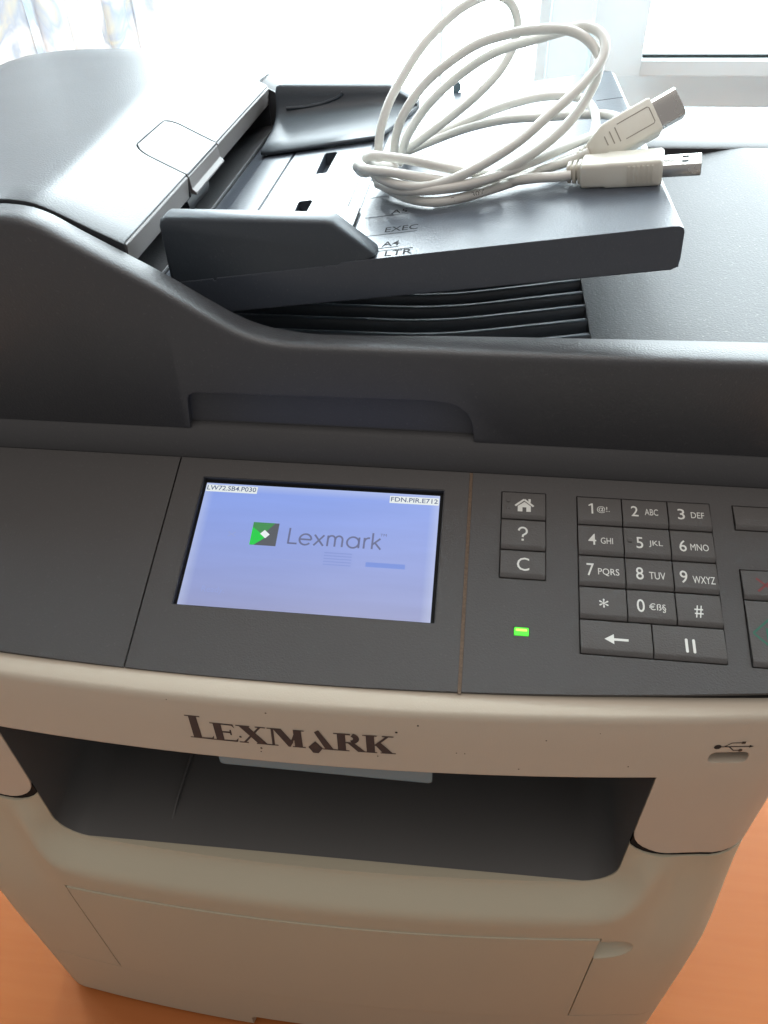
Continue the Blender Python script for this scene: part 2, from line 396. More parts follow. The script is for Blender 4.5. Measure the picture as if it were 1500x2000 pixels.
def shell(name, zs, m):
    rings = [outline(z) if not isinstance(z, tuple) else outline(z[0], z[1]) for z in zs]
    v, f = loft(rings); return build(name, v, f, m, PR, 35)
# upper cream housing
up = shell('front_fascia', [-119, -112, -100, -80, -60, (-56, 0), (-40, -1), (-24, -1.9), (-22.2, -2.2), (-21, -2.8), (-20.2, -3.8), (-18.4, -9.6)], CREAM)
rn = 20
poly = [(-260, -116), (OX0 - rn, -116)] + [(OX0 - rn + rn * sin(a * pi / 16), -116 + rn - rn * cos(a * pi / 16)) for a in range(1, 8)] + \
       [(OX0, -96), (OX0, OZ1), (OX1, OZ1), (OX1, -96)] + [(OX1 + rn - rn * cos(a * pi / 16), -116 + rn - rn * sin(a * pi / 16)) for a in range(1, 8)] + [(OX1 + rn, -116), (260, -116), (260, 30), (-260, 30)]
boolean(up, prism('c', poly, 'y', -200, 400), 'INTERSECT')
for xa, xb in ((-300, OX0 - .6), (OX1 + .6, 300)):
    shade_strip = shell('seam_shade_strip', [(-126, -.6), (-88, -.6)], GAP)  # black strip added inside the seam, painting in its shade
    for v_ in shade_strip.data.vertices: v_.co.x *= 0.997
    boolean(shade_strip, prism('c', [(xa, -200), (xb, -200), (xb, 0), (xa, 0)], 'y', -200, 400), 'INTERSECT')
# port recess
sl = prism('c', rrect(149.5, -46.3, 163.5, -40.0, 2.5), 'y', -70, -41)
sl.data.transform(Matrix.Identity(4)); boolean(up, sl)
# lower cream housing
zs = [-352 - 0, -340, -288, -240, -200, -185, -175, -168, -162] + [-158 - (-2.0) * i for i in range(0, 24)] + [-108, -100, -90, -70, -57]
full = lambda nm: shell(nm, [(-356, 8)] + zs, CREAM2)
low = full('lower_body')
g = 3.2
poly2 = [(-260, -116 - g), (OX0 - rn, -116 - g)] + [(OX0 - rn + (rn + g) * sin(a * pi / 16), -116 + rn - (rn + g) * cos(a * pi / 16)) for a in range(1, 8)] + \
        [(OX0 + g, -96), (OX0 + g, -75), (OX1 - g, -75), (OX1 - g, -96)] + [(OX1 + rn - (rn + g) * cos(a * pi / 16), -116 + rn - (rn + g) * sin(a * pi / 16)) for a in range(1, 8)] + [(OX1 + rn, -116 - g), (260, -116 - g), (260, 30), (-260, 30)]
boolean(low, prism('c', poly2, 'y', -200, 400))
boolean(low, prism('c', rrect(OX0, OZ0, OX1, -20, [14, 14, 0, 0]), 'y', -200, 270))
boolean(low, prism('c', [(-300, -400), (300, -400), (300, -288.2), (-300, -288.2)], 'y', -200, 400))
DX0, DX1, DZ0, DZ1 = -125.0, 131.5, -288.2, -177.0
boolean(low, prism('c', [(DX0 - 1.4, -300), (DX1 + .9, -300), (DX1 + .9, DZ1 + .08), (DX0 - 1.4, DZ1 + .08)], 'y', -200, -58))
# finger scoop right of the feeder door
def ellipsoid(cx, cy, cz, rx, ry, rz):
    rings = []
    for j in range(1, 12):
        a = pi * j / 12; rings.append([(cx + rx * sin(a) * cos(2 * pi * i / 24), cy + ry * sin(a) * sin(2 * pi * i / 24), cz + rz * cos(a)) for i in range(24)])
    v, f = loft(rings); return build('c', v, f, GAP, None, 60)
boolean(low, ellipsoid(132.5, -66.0, -191, 21, 9.5, 11.0))
# manual feeder door
dr = full('feeder_door')
boolean(dr, prism('c', [(DX0, DZ0 + .3), (DX1, DZ0 + .3), (DX1, DZ1), (DX0, DZ1)], 'y', -200, -58.4), 'INTERSECT')
dr.location.y -= 0.0006
box('door_gap_shade', DX0 - 1.3, -58.3, DZ0 + .5, DX0 + .6, -57.0, DZ1 - .5, GAP, PR)  # black strips added behind the door's side gaps as painted shade
box('door_gap_shade', DX1 - .6, -58.3, DZ0 + .5, DX1 + .85, -57.0, DZ1 - .5, GAP, PR)
# paper drawer
dw = full('paper_drawer')
boolean(dw, prism('c', [(-300, -400), (300, -400), (300, -288.9), (-300, -288.9)], 'y', -200, 400), 'INTERSECT')
boolean(dw, prism('c', rrect(-54, -362, 56, -338, [0, 0, 5, 5]), 'y', -90, -64.5))
box('drawer_handle_recess', -53.5, -64.4, -355, 55.5, -63.5, -338.5, GAP, PR)
for x in (-165, 145):
    for y in (-30, 270): prism('foot', [(x + 10 + 10 * cos(k * pi / 8), y + 10 * sin(k * pi / 8)) for k in range(16)], 'z', TZ, -355.5, GAP, PR)
# dark interior behind seams
box('inner_chassis', -184, -40, -350, -124.5, 290, -25, GAP, PR)
box('inner_chassis', 136, -38, -350, 184, 290, -25, GAP, PR)

# ---- output bin --------------------------------------------------------
b = 0.4
bp = rrect(OX0 + b, OZ0 + b - .1, OX1 - b, OZ1 - .3, [13.6, 13.6, 0, 0], 8)
rings = []
for y in (-57.3, 20, 120, 190):
    rise = 0 if y < -50 else (y + 53) * 0.05
    rings.append([(x, y + (F(x) - 2.5 if y < -50 else 0), z + (rise if z < -100 else 0)) for x, z in bp])
v, f = loft(rings, cap=False); f.append([3 * len(bp) + i for i in range(len(bp))])
binp = build('output_bin', v, f, BIN, PR, 40)
# raised centre channel on the bin floor and side ribs
v, f = merge([box_vf(-60, -44, -143, -58.6, 150, -134.2)])
prism('floor_ridge', [(-46, -143), (150, -133), (150, -129.5), (-36, -140.2)], 'x', -72, -71, BIN, binp)
prism('paper_bail', rrect(-42.5, -99.5, 51.0, -88.0, 2.0), 'y', -38, -34.5, BAR, PR)
bpy.data.objects['paper_bail'].rotation_euler.z = 0
prism('bail_arm', rrect(-50, -89.6, 60, -84, 1), 'y', -33, 30, BIN, PR)

# ---- control panel ------------------------------------------------------
T = 0.33657947778789593; cT, sT = cos(T), sin(T)
def PP(x, u, h=0.0): return (x, u * cT - h * sT, u * sT + h * cT)
UB = 38.5
def UF(x): return -53.3 + 3.2e-4 * (x + 15) ** 2
def panel(name, x0, x1, m, label=None):
    n = max(8, int((x1 - x0) / 6)); top = []
    for i in range(n + 1):
        x = x0 + (x1 - x0) * i / n; top.append((x, UF(x)))
    poly = top + [(x1, UB), (x0, UB)]
    N_ = len(poly)
    v = [PP(x, u, 0) for x, u in poly] + [PP(x, u, -1.9) for x, u in poly]
    f = [list(range(N_)), list(range(N_, 2 * N_))] + [(i, (i + 1) % N_, N_ + (i + 1) % N_, N_ + i) for i in range(N_)]
    return build(name, v, f, m, PR, 30, label)
def pcut(o, poly, h0=-6, h1=5):
    N_ = len(poly)
    v = [PP(x, u, h0) for x, u in poly] + [PP(x, u, h1) for x, u in poly]
    f = [list(range(N_)), list(range(N_, 2 * N_))] + [(i, (i + 1) % N_, N_ + (i + 1) % N_, N_ + i) for i in range(N_)]
    boolean(o, build('c', v, f, GAP, None, 30), smooth=30)
panel('blank_panel_cover', -188, -61.8, PANEL)
sp = panel('screen_panel', -61.2, 59.0, PANEL)
pcut(sp, rrect(-49.9, -27.2, 49.5, 29.7, .3))
kp = panel('keypad_panel', 60.3, 188, PANEL)
pcut(kp, rrect(71.9, -7.2, 89.3, 30.6, .3))
pcut(kp, rrect(101.0, -34.4, 151.4, 30.2, .3))
pcut(kp, rrect(159.6, 19.1, 180.2, 30.0, .3))
pcut(kp, rrect(159.2, -34.6, 180.2, 2.9, .3))
pcut(kp, rrect(77.8, -29.3, 83.4, -26.0, .2))
# dusty strip in the right seam
v = [PP(59.0, -52.0, -.25), PP(60.3, -52.0, -.25), PP(60.3, UB, -.25), PP(59.0, UB, -.25), PP(59.0, -52.0, -1), PP(60.3, -52.0, -1), PP(60.3, UB, -1), PP(59.0, UB, -1)]
build('dusty_seam_strip', v, [(0, 1, 2, 3), (4, 5, 6, 7), (0, 1, 5, 4), (2, 3, 7, 6)], DUST, PR, 0)
# dark housing under the panels
rings = []
for i in range(31):
    x = -187 + 374 * i / 30; yf = PP(0, UF(x), 0)[1] + 1.2; zf = PP(0, UF(x), 0)[2] - 1.9
    rings.append([(x, yf, zf - .6), (x, 35.8, 10.0), (x, 35.8, -40), (x, yf, -40)])
v, f = loft(rings); build('panel_housing', v, f, GAP, PR, 0)
# bezel frame + display
def ringplate(name, outer, inner, h, m, parent):
    n = len(outer); v = [PP(x, u, h) for x, u in outer] + [PP(x, u, h) for x, u in inner]
    return build(name, v, [(i, (i + 1) % n, n + (i + 1) % n, n + i) for i in range(n)], m, parent, 0)
# recess walls lined in black
rw = rrect(-49.85, -27.15, 49.45, 29.65, .3, 2)
n = len(rw)
v = [PP(x, u, -.15) for x, u in rw] + [PP(x, u, -2.6) for x, u in rw] + [PP(x * .994, u * .99 + .0, -2.6) for x, u in rw] + [PP(x * .994, u * .99, -.15) for x, u in rw]
f = []
for k in range(4):
    for i in range(n): j = (i + 1) % n; f.append((k * n + i, k * n + j, ((k + 1) % 4) * n + j, ((k + 1) % 4) * n + i))
scr_frame = build('screen_bezel', v, f, BEZEL, PR, 0)
DH = -2.2
gx, gu = 24, 14; v = []; f = []; cols = []
for j in range(gu + 1):
    for i in range(gx + 1):
        x = -48.6 + 96.3 * i / gx; u = -26.2 + 54.2 * j / gu; v.append(PP(x, u, DH))
        tv = j / gu; tx = i / gx
        c0 = Vector((0.29, 0.32, 0.54)); c1 = Vector((0.24, 0.35, 0.80)); c = c0.lerp(c1, tv ** 0.8)
        edge = max(0, 1 - min(i, gx - i) / 0.9) * 0.55 + max(0, 1 - (gu - j) / 0.9) * 0.6
        c = c.lerp(Vector((0.55, 0.62, 0.80)), min(1, edge) * .8)
        cols.append(c)
for j in range(gu):
    for i in range(gx): a = j * (gx + 1) + i; f.append((a, a + 1, a + gx + 2, a + gx + 1))
display = build('display', v, f, screen_mat(), PR, 0)
ca = display.data.color_attributes.new('glow', 'FLOAT_COLOR', 'POINT')
for i, c in enumerate(cols): ca.data[i].color = (*c, 1)
box_v = [PP(-49.6, -27, -2.7), PP(49.3, -27, -2.7), PP(49.3, 29.5, -2.7), PP(-49.6, 29.5, -2.7), PP(-49.6, -27, -3.5), PP(49.3, -27, -3.5), PP(49.3, 29.5, -3.5), PP(-49.6, 29.5, -3.5)]
build('display_backing', box_v, [(0, 1, 2, 3), (4, 5, 6, 7), (0, 1, 5, 4), (2, 3, 7, 6), (0, 3, 7, 4), (1, 2, 6, 5)], BEZEL, PR, 0)
D1 = lambda x, u: PP(x, u, DH + .06)
D2 = lambda x, u: PP(x, u, DH + .12)
D3 = lambda x, u: PP(x, u, DH + .18)
def R4(x0, y0, x1, y1): return [(x0, y0), (x1, y0), (x1, y1), (x0, y1)]
flat('status_strip', [R4(-48.4, 24.0, -26.9, 27.2)], D1, SCR_WHITE, display)
text('status_text', 'LW72.SB4.P030', (-48.0, 24.7, -27.4, 26.9), D2, SCR_TEXT, display, 0.012)
flat('status_strip', [R4(27.7, 23.5, 47.4, 26.8)], D1, SCR_WHITE, display)
text('status_text', 'FDN.PIR.E712', (28.2, 24.2, 47.0, 26.3), D2, SCR_TEXT, display, 0.012)
# emblem
lx0, lx1, ly0, ly1 = -25.6, -15.1, 0.9, 11.0
flat('emblem', [R4(lx0, ly0, lx1, ly1)], D1, SCR_LOGO_GREY, display)
flat('emblem', [[(lx0, ly1), (lx0, ly1 - 2.4), (lx0 + 4.4, ly0 + 4.4), (lx1 - 1.6, ly1)]], D2, SCR_GREEN2, display)
flat('emblem', [[(lx0, ly1 - 2.2), (lx0, ly0), (lx0 + 1.7, ly0), (lx0 + 6.0, ly0 + 3.6)]], D3, SCR_GREEN, display)
flat('emblem', [[(lx0 + 3.5, ly0 + 5.0), (lx0 + 5.9, ly0 + 3.1), (lx0 + 7.4, ly0 + 4.9), (lx0 + 5.1, ly0 + 6.8)]], lambda x, u: PP(x, u, DH + .24), SCR_WHITE, display)
# thin round lettering: Lexmark
W = 0.75; polys = []
xb = -10.8; yb = 2.4; xh = 4.7; cap = 7.0
def add(pts, w=W): polys.extend(stroke(pts, w))
add([(xb + .4, yb + cap), (xb + .4, yb)]); add([(xb + .4, yb + .3), (xb + 3.9, yb + .3)])
cx = xb + 7.1; rr = xh / 2
add(arc(cx, yb + rr, rr, rr, 0, 320, 20)); add([(cx - rr, yb + rr), (cx + rr, yb + rr)])
add([(xb + 10.6, yb + xh), (xb + 14.4, yb)]); add([(xb + 14.4, yb + xh), (xb + 10.6, yb)])
m0 = xb + 16.0
add([(m0, yb + xh), (m0, yb)])
for k in (0, 2.9): add([(m0 + k, yb + 2.8)] + arc(m0 + k + 1.45, yb + 3.1, 1.45, 1.6, 175, 0, 8) + [(m0 + k + 2.9, yb)])
cx = xb + 26.0
add(arc(cx, yb + rr, rr, rr, 0, 360, 20)); add([(cx + rr, yb + xh), (cx + rr, yb)])
add([(xb + 30.4, yb + xh), (xb + 30.4, yb)]); add([(xb + 30.4, yb + 2.9)] + arc(xb + 32.2, yb + 2.7, 1.8, 2.0, 175, 80, 6))
add([(xb + 33.6, yb + cap), (xb + 33.6, yb)]); add([(xb + 33.7, yb + 2.0), (xb + 36.6, yb + xh)]); add([(xb + 34.7, yb + 2.7), (xb + 37.0, yb)])
flat('lettering', polys, D1, SCR_GREY, display)
text('lettering', 'TM', (25.6, 8.2, 28.1, 9.3), D1, SCR_GREY, display)
# faint ghost lettering and bar, with icon reflections drawn in
flat('ghost_image', [R4(21.2, -5.3, 36.4, -3.3)], D1, SCR_BLUE, display)
gh = [R4(4.6, -5.6 + k * 1.25, 15.5, -5.2 + k * 1.25) for k in range(5)]
flat('ghost_image', gh, D1, SCR_GHOST, display)
flat('ghost_image', stroke([(-15, -4.6), (0.5, -4.6)], .3) + stroke([(-35, 4), (-32, 6)], .4) + stroke([(-35, 6), (-32, 4)], .4), D1, SCR_GHOST2, display)
text('ghost_lettering', 'Ready.', (-40.5, -21.0, -31.5, -17.8), D1, SCR_GHOST2, display)

# ---- buttons ---------------------------------------------------------------
def button(x0, x1, u0, u1, label=None, lip=1.5):
    x0 += .22; x1 -= .22; u0 += .18; u1 -= .18
    prof = [(u0, -1.8), (u0, -0.25), (u0 + .2, 0.2), (u0 + lip, 1.0), (u0 + lip + .6, 1.1), (u1 - .3, .35), (u1, .1), (u1, -1.8)]
    rings = [[PP(x, u, h) for u, h in prof] for x in (x0, x1)]
    v, f = loft(rings); return build('button', v, f, BUTTON, PR, 25, label)
def Hs(u, u0, u1): # surface height
    a = u0 + .18 + 2.2; b_ = u1 - .48; return 1.1 + (.35 - 1.1) * (u - a) / (b_ - a) + .06
def btext(btn, s, bx, u0, u1, m=WHITEINK, bold=0.0):
    return text('lettering', s, bx, lambda x, u: PP(x, u, Hs(u, u0, u1)), m, btn, bold)
def bflat(btn, polys, u0, u1, m=WHITEINK, nm='symbol'):
    return flat(nm, polys, lambda x, u: PP(x, u, Hs(u, u0, u1)), m, btn)
US = [30.1, 17.6, 4.5, -8.3, -21.2, -34.3]; XS = [101.1, 118.1, 135.3, 151.3]
keys = [[('1', (106.0, 22.3, 107.4, 27.0), '@!.', (108.6, 22.8, 113.4, 25.9)), ('2', (121.5, 22.2, 124.2, 26.9), 'ABC', (126.6, 23.0, 131.6, 25.9)), ('3', (138.9, 22.0, 141.5, 26.8), 'DEF', (143.8, 22.9, 148.7, 25.6))],
        [('4', (105.0, 8.8, 107.9, 13.6), 'GHI', (109.6, 9.5, 114.1, 12.2)), ('5', (122.7, 8.5, 125.2, 13.4), 'JKL', (127.3, 9.3, 132.4, 12.2)), ('6', (138.4, 8.3, 141.0, 13.2), 'MNO', (142.4, 9.0, 149.0, 11.9))],
        [('7', (104.1, -4.1, 106.8, 1.1), 'PQRS', (108.2, -3.9, 115.9, -.7)), ('8', (121.9, -4.4, 124.6, .8), 'TUV', (126.6, -3.9, 132.4, -.9)), ('9', (137.6, -4.6, 140.3, .6), 'WXYZ', (142.1, -4.4, 150.0, -1.4))],
        [('*', (108.2, -16.5, 111.5, -12.9), None, None), ('0', (121.5, -17.2, 124.3, -12.0), '\u20ac\u00df\u00a7', (125.8, -16.9, 131.7, -13.4)), ('#', (141.6, -17.8, 144.6, -13.0), None, None)]]
for r in range(4):
    for c in range(3):
        dgt, bx, lt, bx2 = keys[r][c]
        b_ = button(XS[c], XS[c + 1], US[r + 1], US[r], 'key marked %s' % (dgt if lt is None else dgt + ' ' + lt))
        if dgt == '1':
            bflat(b_, [R4(106.5, 22.3, 107.15, 27.0), [(106.5, 27.0), (106.5, 26.2), (105.5, 25.7), (105.5, 26.3)]], US[r + 1], US[r], nm='lettering')
        else: btext(b_, dgt, bx, US[r + 1], US[r], bold=0.004)
        if lt: btext(b_, lt, bx2, US[r + 1], US[r])
        if dgt == '5':
            v, f = loft([[PP(x, u, h) for x, u in rrect(119.6, 10.9, 121.2, 12.5, .2, 2)] for h in (.4, 1.15)]); build('key_bump', v, f, BUTTON, b_, 30)
u0, u1 = US[5], US[4]
b_ = button(101.1, 126.3, u0, u1, 'key marked with a left arrow')
bflat(b_, [[(109.6, -28.3), (112.9, -26.3), (112.9, -30.1)], R4(112.7, -28.75, 117.9, -27.85)], u0, u1)
b_ = button(126.3, 151.3, u0, u1, 'key marked with two upright bars')
bflat(b_, [rrect(137.3, -31.2, 138.25, -25.9, .45, 3), rrect(139.8, -31.3, 140.75, -26.0, .45, 3)], u0, u1)
# home / help / clear
b_ = button(72.0, 89.2, 18.1, 30.5, 'key marked with a house')
hx, hy = 80.9, 21.3
bflat(b_, [[(hx - 2.6, hy), (hx - .8, hy), (hx - .8, hy + 2.0), (hx + .7, hy + 2.0), (hx + .7, hy), (hx + 2.4, hy), (hx + 2.4, hy + 2.6), (hx, hy + 4.6), (hx - 2.6, hy + 2.5)]], 18.1, 30.5)
bflat(b_, stroke([(hx - 3.6, hy + 2.6), (hx - .1, hy + 5.7)], .8) + stroke([(hx - .1, hy + 5.7), (hx + 3.5, hy + 2.6)], .8) + [R4(hx + 1.5, hy + 4.4, hx + 2.4, hy + 6.0)], 18.1, 30.5)
for uu in (22.2, 25.4):
    v, f = loft([[PP(x, u, h) for x, u in rrect(73.9, uu, 75.3, uu + 1.4, .2, 2)] for h in (.3, 1.05)]); build('key_bump', v, f, BUTTON, b_, 30)
b_ = button(72.0, 89.2, 4.8, 18.1, 'key marked with a question mark'); bflat(b_, stroke(arc(80.4, 12.9, 1.55, 1.6, 175, -40, 9) + [(80.45, 11.0), (80.4, 10.2)], .75) + [R4(79.95, 8.6, 80.8, 9.45)], 4.8, 18.1, nm='lettering')
b_ = button(72.0, 89.2, -7.1, 4.8, 'key marked C'); btext(b_, 'C', (78.4, -4.0, 83.0, 1.6), -7.1, 4.8)
# right hand keys
b_ = button(159.7, 180.1, 19.2, 29.9, 'blank grey key')
b_ = button(159.4, 180.1, -9.3, 2.8, 'stop key with a red cross')
bflat(b_, stroke([(164.6, -5.9), (170.6, -.6)], .8) + stroke([(164.6, -.6), (170.6, -5.9)], .8), -9.3, 2.8, REDINK)
b_ = button(159.4, 180.1, -34.5, -9.3, 'start key with a green diamond')
bflat(b_, stroke([(161.0, -22.0), (166.8, -16.6)], .8) + stroke([(166.8, -16.6), (172.6, -22.0)], .8) + stroke([(172.6, -22.0), (166.8, -27.4)], .8) + stroke([(166.8, -27.4), (161.0, -22.0)], .8) + [[(165.4, -24.2), (165.4, -19.6), (169.0, -22.0)]], -34.5, -9.3, GREENINK)
v, f = loft([[PP(x, u, h) for x, u in rrect(78.0, -29.2, 83.2, -26.1, .3, 2)] for h in (-1.5, .15)])
led = build('status_light', v, f, LEDM, PR, 30)
flat('light_core', [rrect(78.5, -27.6, 82.6, -26.6, .3, 2)], lambda x, u: PP(x, u, .2), LEDM2, led)

# ---- lettering on the fascia -------------------------------------------------
def yfac(x, z):
    o = interp([(-56, 0), (-40, -1), (-24, -1.9)], z); return -60 + F(x) - o
def FF(x, z, e=0.12): return (x, yfac(x, z) - e, z)
LP = []
def q(*p): LP.append(list(p))
def serif(xa, xb, z, h=0.55): LP.append(R4(xa, z, xb, z + h))
zb, zt2, zt = -44.4, -34.0, -31.0          # baseline, small-cap top, cap top
slope = lambda x: 0.0
# L
q((-37.4, zb), (-34.2, zb), (-34.6, zt), (-37.6, zt)); serif(-38.7, -34.0, zb); serif(-39.0, -33.2, zt - .55)
q((-34.3, zb), (-29.8, zb), (-29.4, zb + 2.6), (-30.3, zb + 1.0), (-34.3, zb + .7))
# E
q((-28.6, zb), (-25.6, zb), (-25.8, zt2), (-28.8, zt2)); serif(-29.8, -25.0, zb); serif(-30.0, -25.0, zt2 - .55)
q((-25.8, zb), (-20.6, zb), (-20.0, zb + 2.6), (-21.1, zb + .9), (-25.8, zb + .7)); q((-25.8, zt2), (-21.3, zt2), (-20.8, zt2 - 2.4), (-21.8, zt2 - .8), (-25.8, zt2 - .7))
q((-25.8, zb + 5.0), (-22.8, zb + 5.0), (-22.8, zb + 6.0), (-25.8, zb + 5.8)); q((-22.9, zb + 3.9), (-22.3, zb + 3.9), (-22.3, zb + 7.0), (-22.9, zb + 7.0))
# X
q((-12.6, zb), (-9.0, zb), (-15.8, zt2), (-19.4, zt2)); q((-18.6, zb), (-17.6, zb), (-10.6, zt2), (-11.6, zt2))
serif(-19.9, -16.4, zb); serif(-13.4, -8.4, zb); serif(-20.2, -15.0, zt2 - .55); serif(-13.0, -9.2, zt2 - .55)
# M
q((-7.5, zb), (-6.5, zb), (-6.2, zt2), (-7.2, zt2)); q((-6.6, zt2), (-3.4, zt2), (.6, zb + 2.5), (-1.4, zb)); q((-1.4, zb), (-.6, zb), (3.2, zt2), (1.9, zt2))
q((1.0, zb), (4.0, zb), (3.9, zt2), (1.0, zt2)); serif(-8.7, -5.2, zb); serif(-8.6, -4.6, zt2 - .55); serif(.2, 5.0, zb); serif(1.9, 5.0, zt2 - .55)
# diamond + half A
q((6.0, zb + .8), (8.8, zb + 4.6), (11.4, zb + .6), (9.6, zb - 2.6), (7.6, zb - 2.6))
q((8.7, zt2 - .4), (10.3, zt2 + .9), (15.6, zb), (12.4, zb)); serif(11.4, 16.6, zb)
# R
q((17.0, zb), (20.0, zb), (20.0, zt2), (17.0, zt2)); serif(15.9, 21.2, zb); serif(15.7, 20.5, zt2 - .55)
LP.extend(stroke([(19.9, zt2 - .4), (21.8, zt2 - .4)], .8)); LP.extend(stroke(arc(21.6, zb + 7.7, 2.3, 2.2, 70, -80, 9), 2.2)); LP.extend(stroke([(19.9, zb + 5.1), (22.0, zb + 5.1)], .8))
q((20.6, zb + 5.0), (23.2, zb + 5.0), (27.2, zb + .2), (26.4, zb), (24.4, zb))
# K
q((27.6, zb), (30.6, zb), (30.4, zt2), (27.4, zt2)); serif(26.6, 31.4, zb); serif(26.2, 31.4, zt2 - .55)
q((30.4, zb + 4.8), (31.0, zb + 4.0), (36.0, zt2), (34.8, zt2)); q((30.6, zb + 5.0), (32.4, zb + 6.8), (37.4, zb), (33.6, zb)); serif(32.6, 38.2, zb); serif(33.2, 37.4, zt2 - .55)
lay = [0]
def FFl(x, z): return FF(x, z)
vv = []; ff = []
for k, p in enumerate(LP):
    s = len(vv); vv += [FF(x, z, 0.12 + 0.002 * k) for x, z in p]; ff.append(list(range(s, s + len(p))))
build('lettering', vv, ff, BROWNINK, up, 0)
# USB trident above the port
ux, uz = 150.9, -36.6
def US_(x, z, e=.12): return FF(ux + x, uz + z + x * .0, e)
tri = stroke([(0, 0), (11.5, 0)], .5) + [[(11.2, -.8), (12.8, 0), (11.2, .8)]] + [arc(0.2, 0, 1.3, 1.3, 0, 330, 11)] + stroke([(2.5, 0), (4.6, 2.2), (8.0, 2.2)], .45) + [R4(8.0, 1.6, 9.4, 2.9)] + stroke([(4.2, 0), (6.2, -2.2), (8.0, -2.2)], .45) + [arc(8.6, -2.2, .8, .8, 0, 330, 11)]
flat('port_symbol', tri, lambda x, z: US_(x, z), BLACKINK, up)
box('usb_port', 151.5, -43.5, -44.9, 162.5, -41.2, -41.2, BEZEL, up)
# ink specks
sv = []; sf = []
for (x, z, r) in ((-8, -25.5, .35), (38.4, -31.5, .5), (46.0, -27.0, .4), (-12, -46.8, .45), (-12.3, -49.0, .3), (-19.2, -41, .5), (31.5, -46.3, .3), (60, -42, .25), (63, -42.2, .25), (83, -50.5, .3), (122, -48, .3), (91, -33, .3), (-44, -23, .25), (109, -28.5, .2)):
    s = len(sv); sv += [FF(x + r * cos(k * pi / 4) * (1 + .3 * sin(k * 3)), z + r * sin(k * pi / 4), .15) for k in range(8)]; sf.append(list(range(s, s + 8)))
sp_ = build('ink_specks', sv, sf, BLACKINK, up, 0); sp_['kind'] = 'stuff'

# ---- scanner base and lid --------------------------------------------------------
sb = prism('scanner_base', [(36.6, 12.0), (37.2, 15.5), (38.6, 19.0), (40.4, 21.4), (42.2, 23.4), (44.3, 25.3), (49, 25.5), (50, 21.8), (322, 21.8), (322, -60), (36.6, -60)], 'x', -235, 237, BASEM, PR)

PROF = [(-236, 109.2), (-125, 110.3), (-112, 110.3), (-104, 109.6), (-97, 107.4), (-87, 101.6), (-72, 93.2), (-57, 84.6), (-43, 75.6), (-34, 70.2), (-26, 66.6), (-18, 64.6), (-10, 63.9), (0, 63.8), (230, 64.2)]
def pz(x): return interp(PROF, x)
def yin(x): return 54.5 if x < -20 else 54.5 - 2.0 * sm((x + 20) / 20) * (1 - sm((x - 0) / 60)) + 5.5 * max(0, (x - 20) / 217)
xs = [-235, -200, -160, -130] + sorted([-120 + 3 * i for i in range(44)] + [-79.1, -77.6]) + [12, 20, 40, 80, 120, 160, 200, 232]
def rim(name, ys, zlow=23.2):
    rings = []
    for x in (xs if ys == 'front' else [x for x in xs if x > -185]):
        z = pz(x) if (ys == 'front' or x > -79) else pz(x) - 9
        if ys == 'front':
            yi = yin(x); sec = [(42.6, zlow), (42.0, zlow + 1), (42.0, z - 3.2), (42.3, z - 1.7), (43.1, z - .7), (44.4, z - .15), (46.0, z), (yi - 1, z + .1), (yi, z - .8), (yi, 30), (yi, zlow)]
        else:
            sec = [(323, zlow), (323, z - 8), (321.5, z - 3), (318, z - .7), (314, z), (291.5, z), (290, z - 1), (290, zlow)]
        rings.append([(x, y, zz) for y, zz in sec])
    v, f = loft(rings); return build(name, v, f, LID, PR, 50)
fr_ = rim('scanner_lid', 'front')
boolean(fr_, prism('c', [(-57.5, 20), (-56.8, 27), (-55.6, 38.0), (-54.6, 40.0), (-52.4, 41.2), (40, 42.3), (48, 41.8), (53, 40.2), (56.6, 37.2), (58.6, 33), (59.8, 26), (60.5, 20)], 'y', 35, 45.4), smooth=50)
rim('lid_rear_rim', 'rear')
# right rim
poly = rrect(206, 40, 238, 323, [0, 10, 26, 0], 8)
prism('lid_right_rim', [(232, 54), (238, 52), (238, 300), (236, 312), (228, 320), (232, 290)], 'z', 23.2, 64.3, LID, PR)
# lid underside slab
box('lid_base_slab', -233, 55.5, 23.3, 236, 291, 30, LID, PR)
# output surface: flat then ramp, ribs at its left end
def oz(x): t = max(-22.0, min(22.0, x - 41)); return 37.6 + 0.160 * ((t + 22) ** 2 / 88.0) + 0.160 * max(0.0, x - 63)
rx = 105.5
def surf(name, xa, xb, ya, yb, m, dz=0, n=10):
    rings = []
    for i in range(n + 1):
        x = xa + (xb - xa) * i / n; z = min(oz(x), 64.0) + dz; rings.append([(x, ya, 30.2), (x, ya, z), (x, yb, z), (x, yb, 30.2)])
    v, f = loft(rings); return build(name, v, f, m, PR, 60)
surf('output_surface', rx, 231.8, 53, 289.8, OUTM, n=16)
surf('rib_bed', -72, rx, 53, 289.8, RIBM, dz=-5.6, n=20)
yy = 62.0; k = 0
while yy < 288:
    # sloped rib with a flattened crest
    rings = []
    for i in range(31):
        x = -70 + (rx + .0 - i * 0 + 70) * i / 30; z = oz(x) - .2
        z0 = oz(x) - 5.5
        rings.append([(x, yy - 1.0, z0), (x, yy - .5, z - .5), (x, yy, z), (x, yy + 4.6, z - 1.15), (x, yy + 5.4, z - 2.0), (x, yy + 8.5, z0 + .6)])
    v, f = loft(rings); build('rib', v, f, RIBM, PR, 60)
    yy += 13.2; k += 1

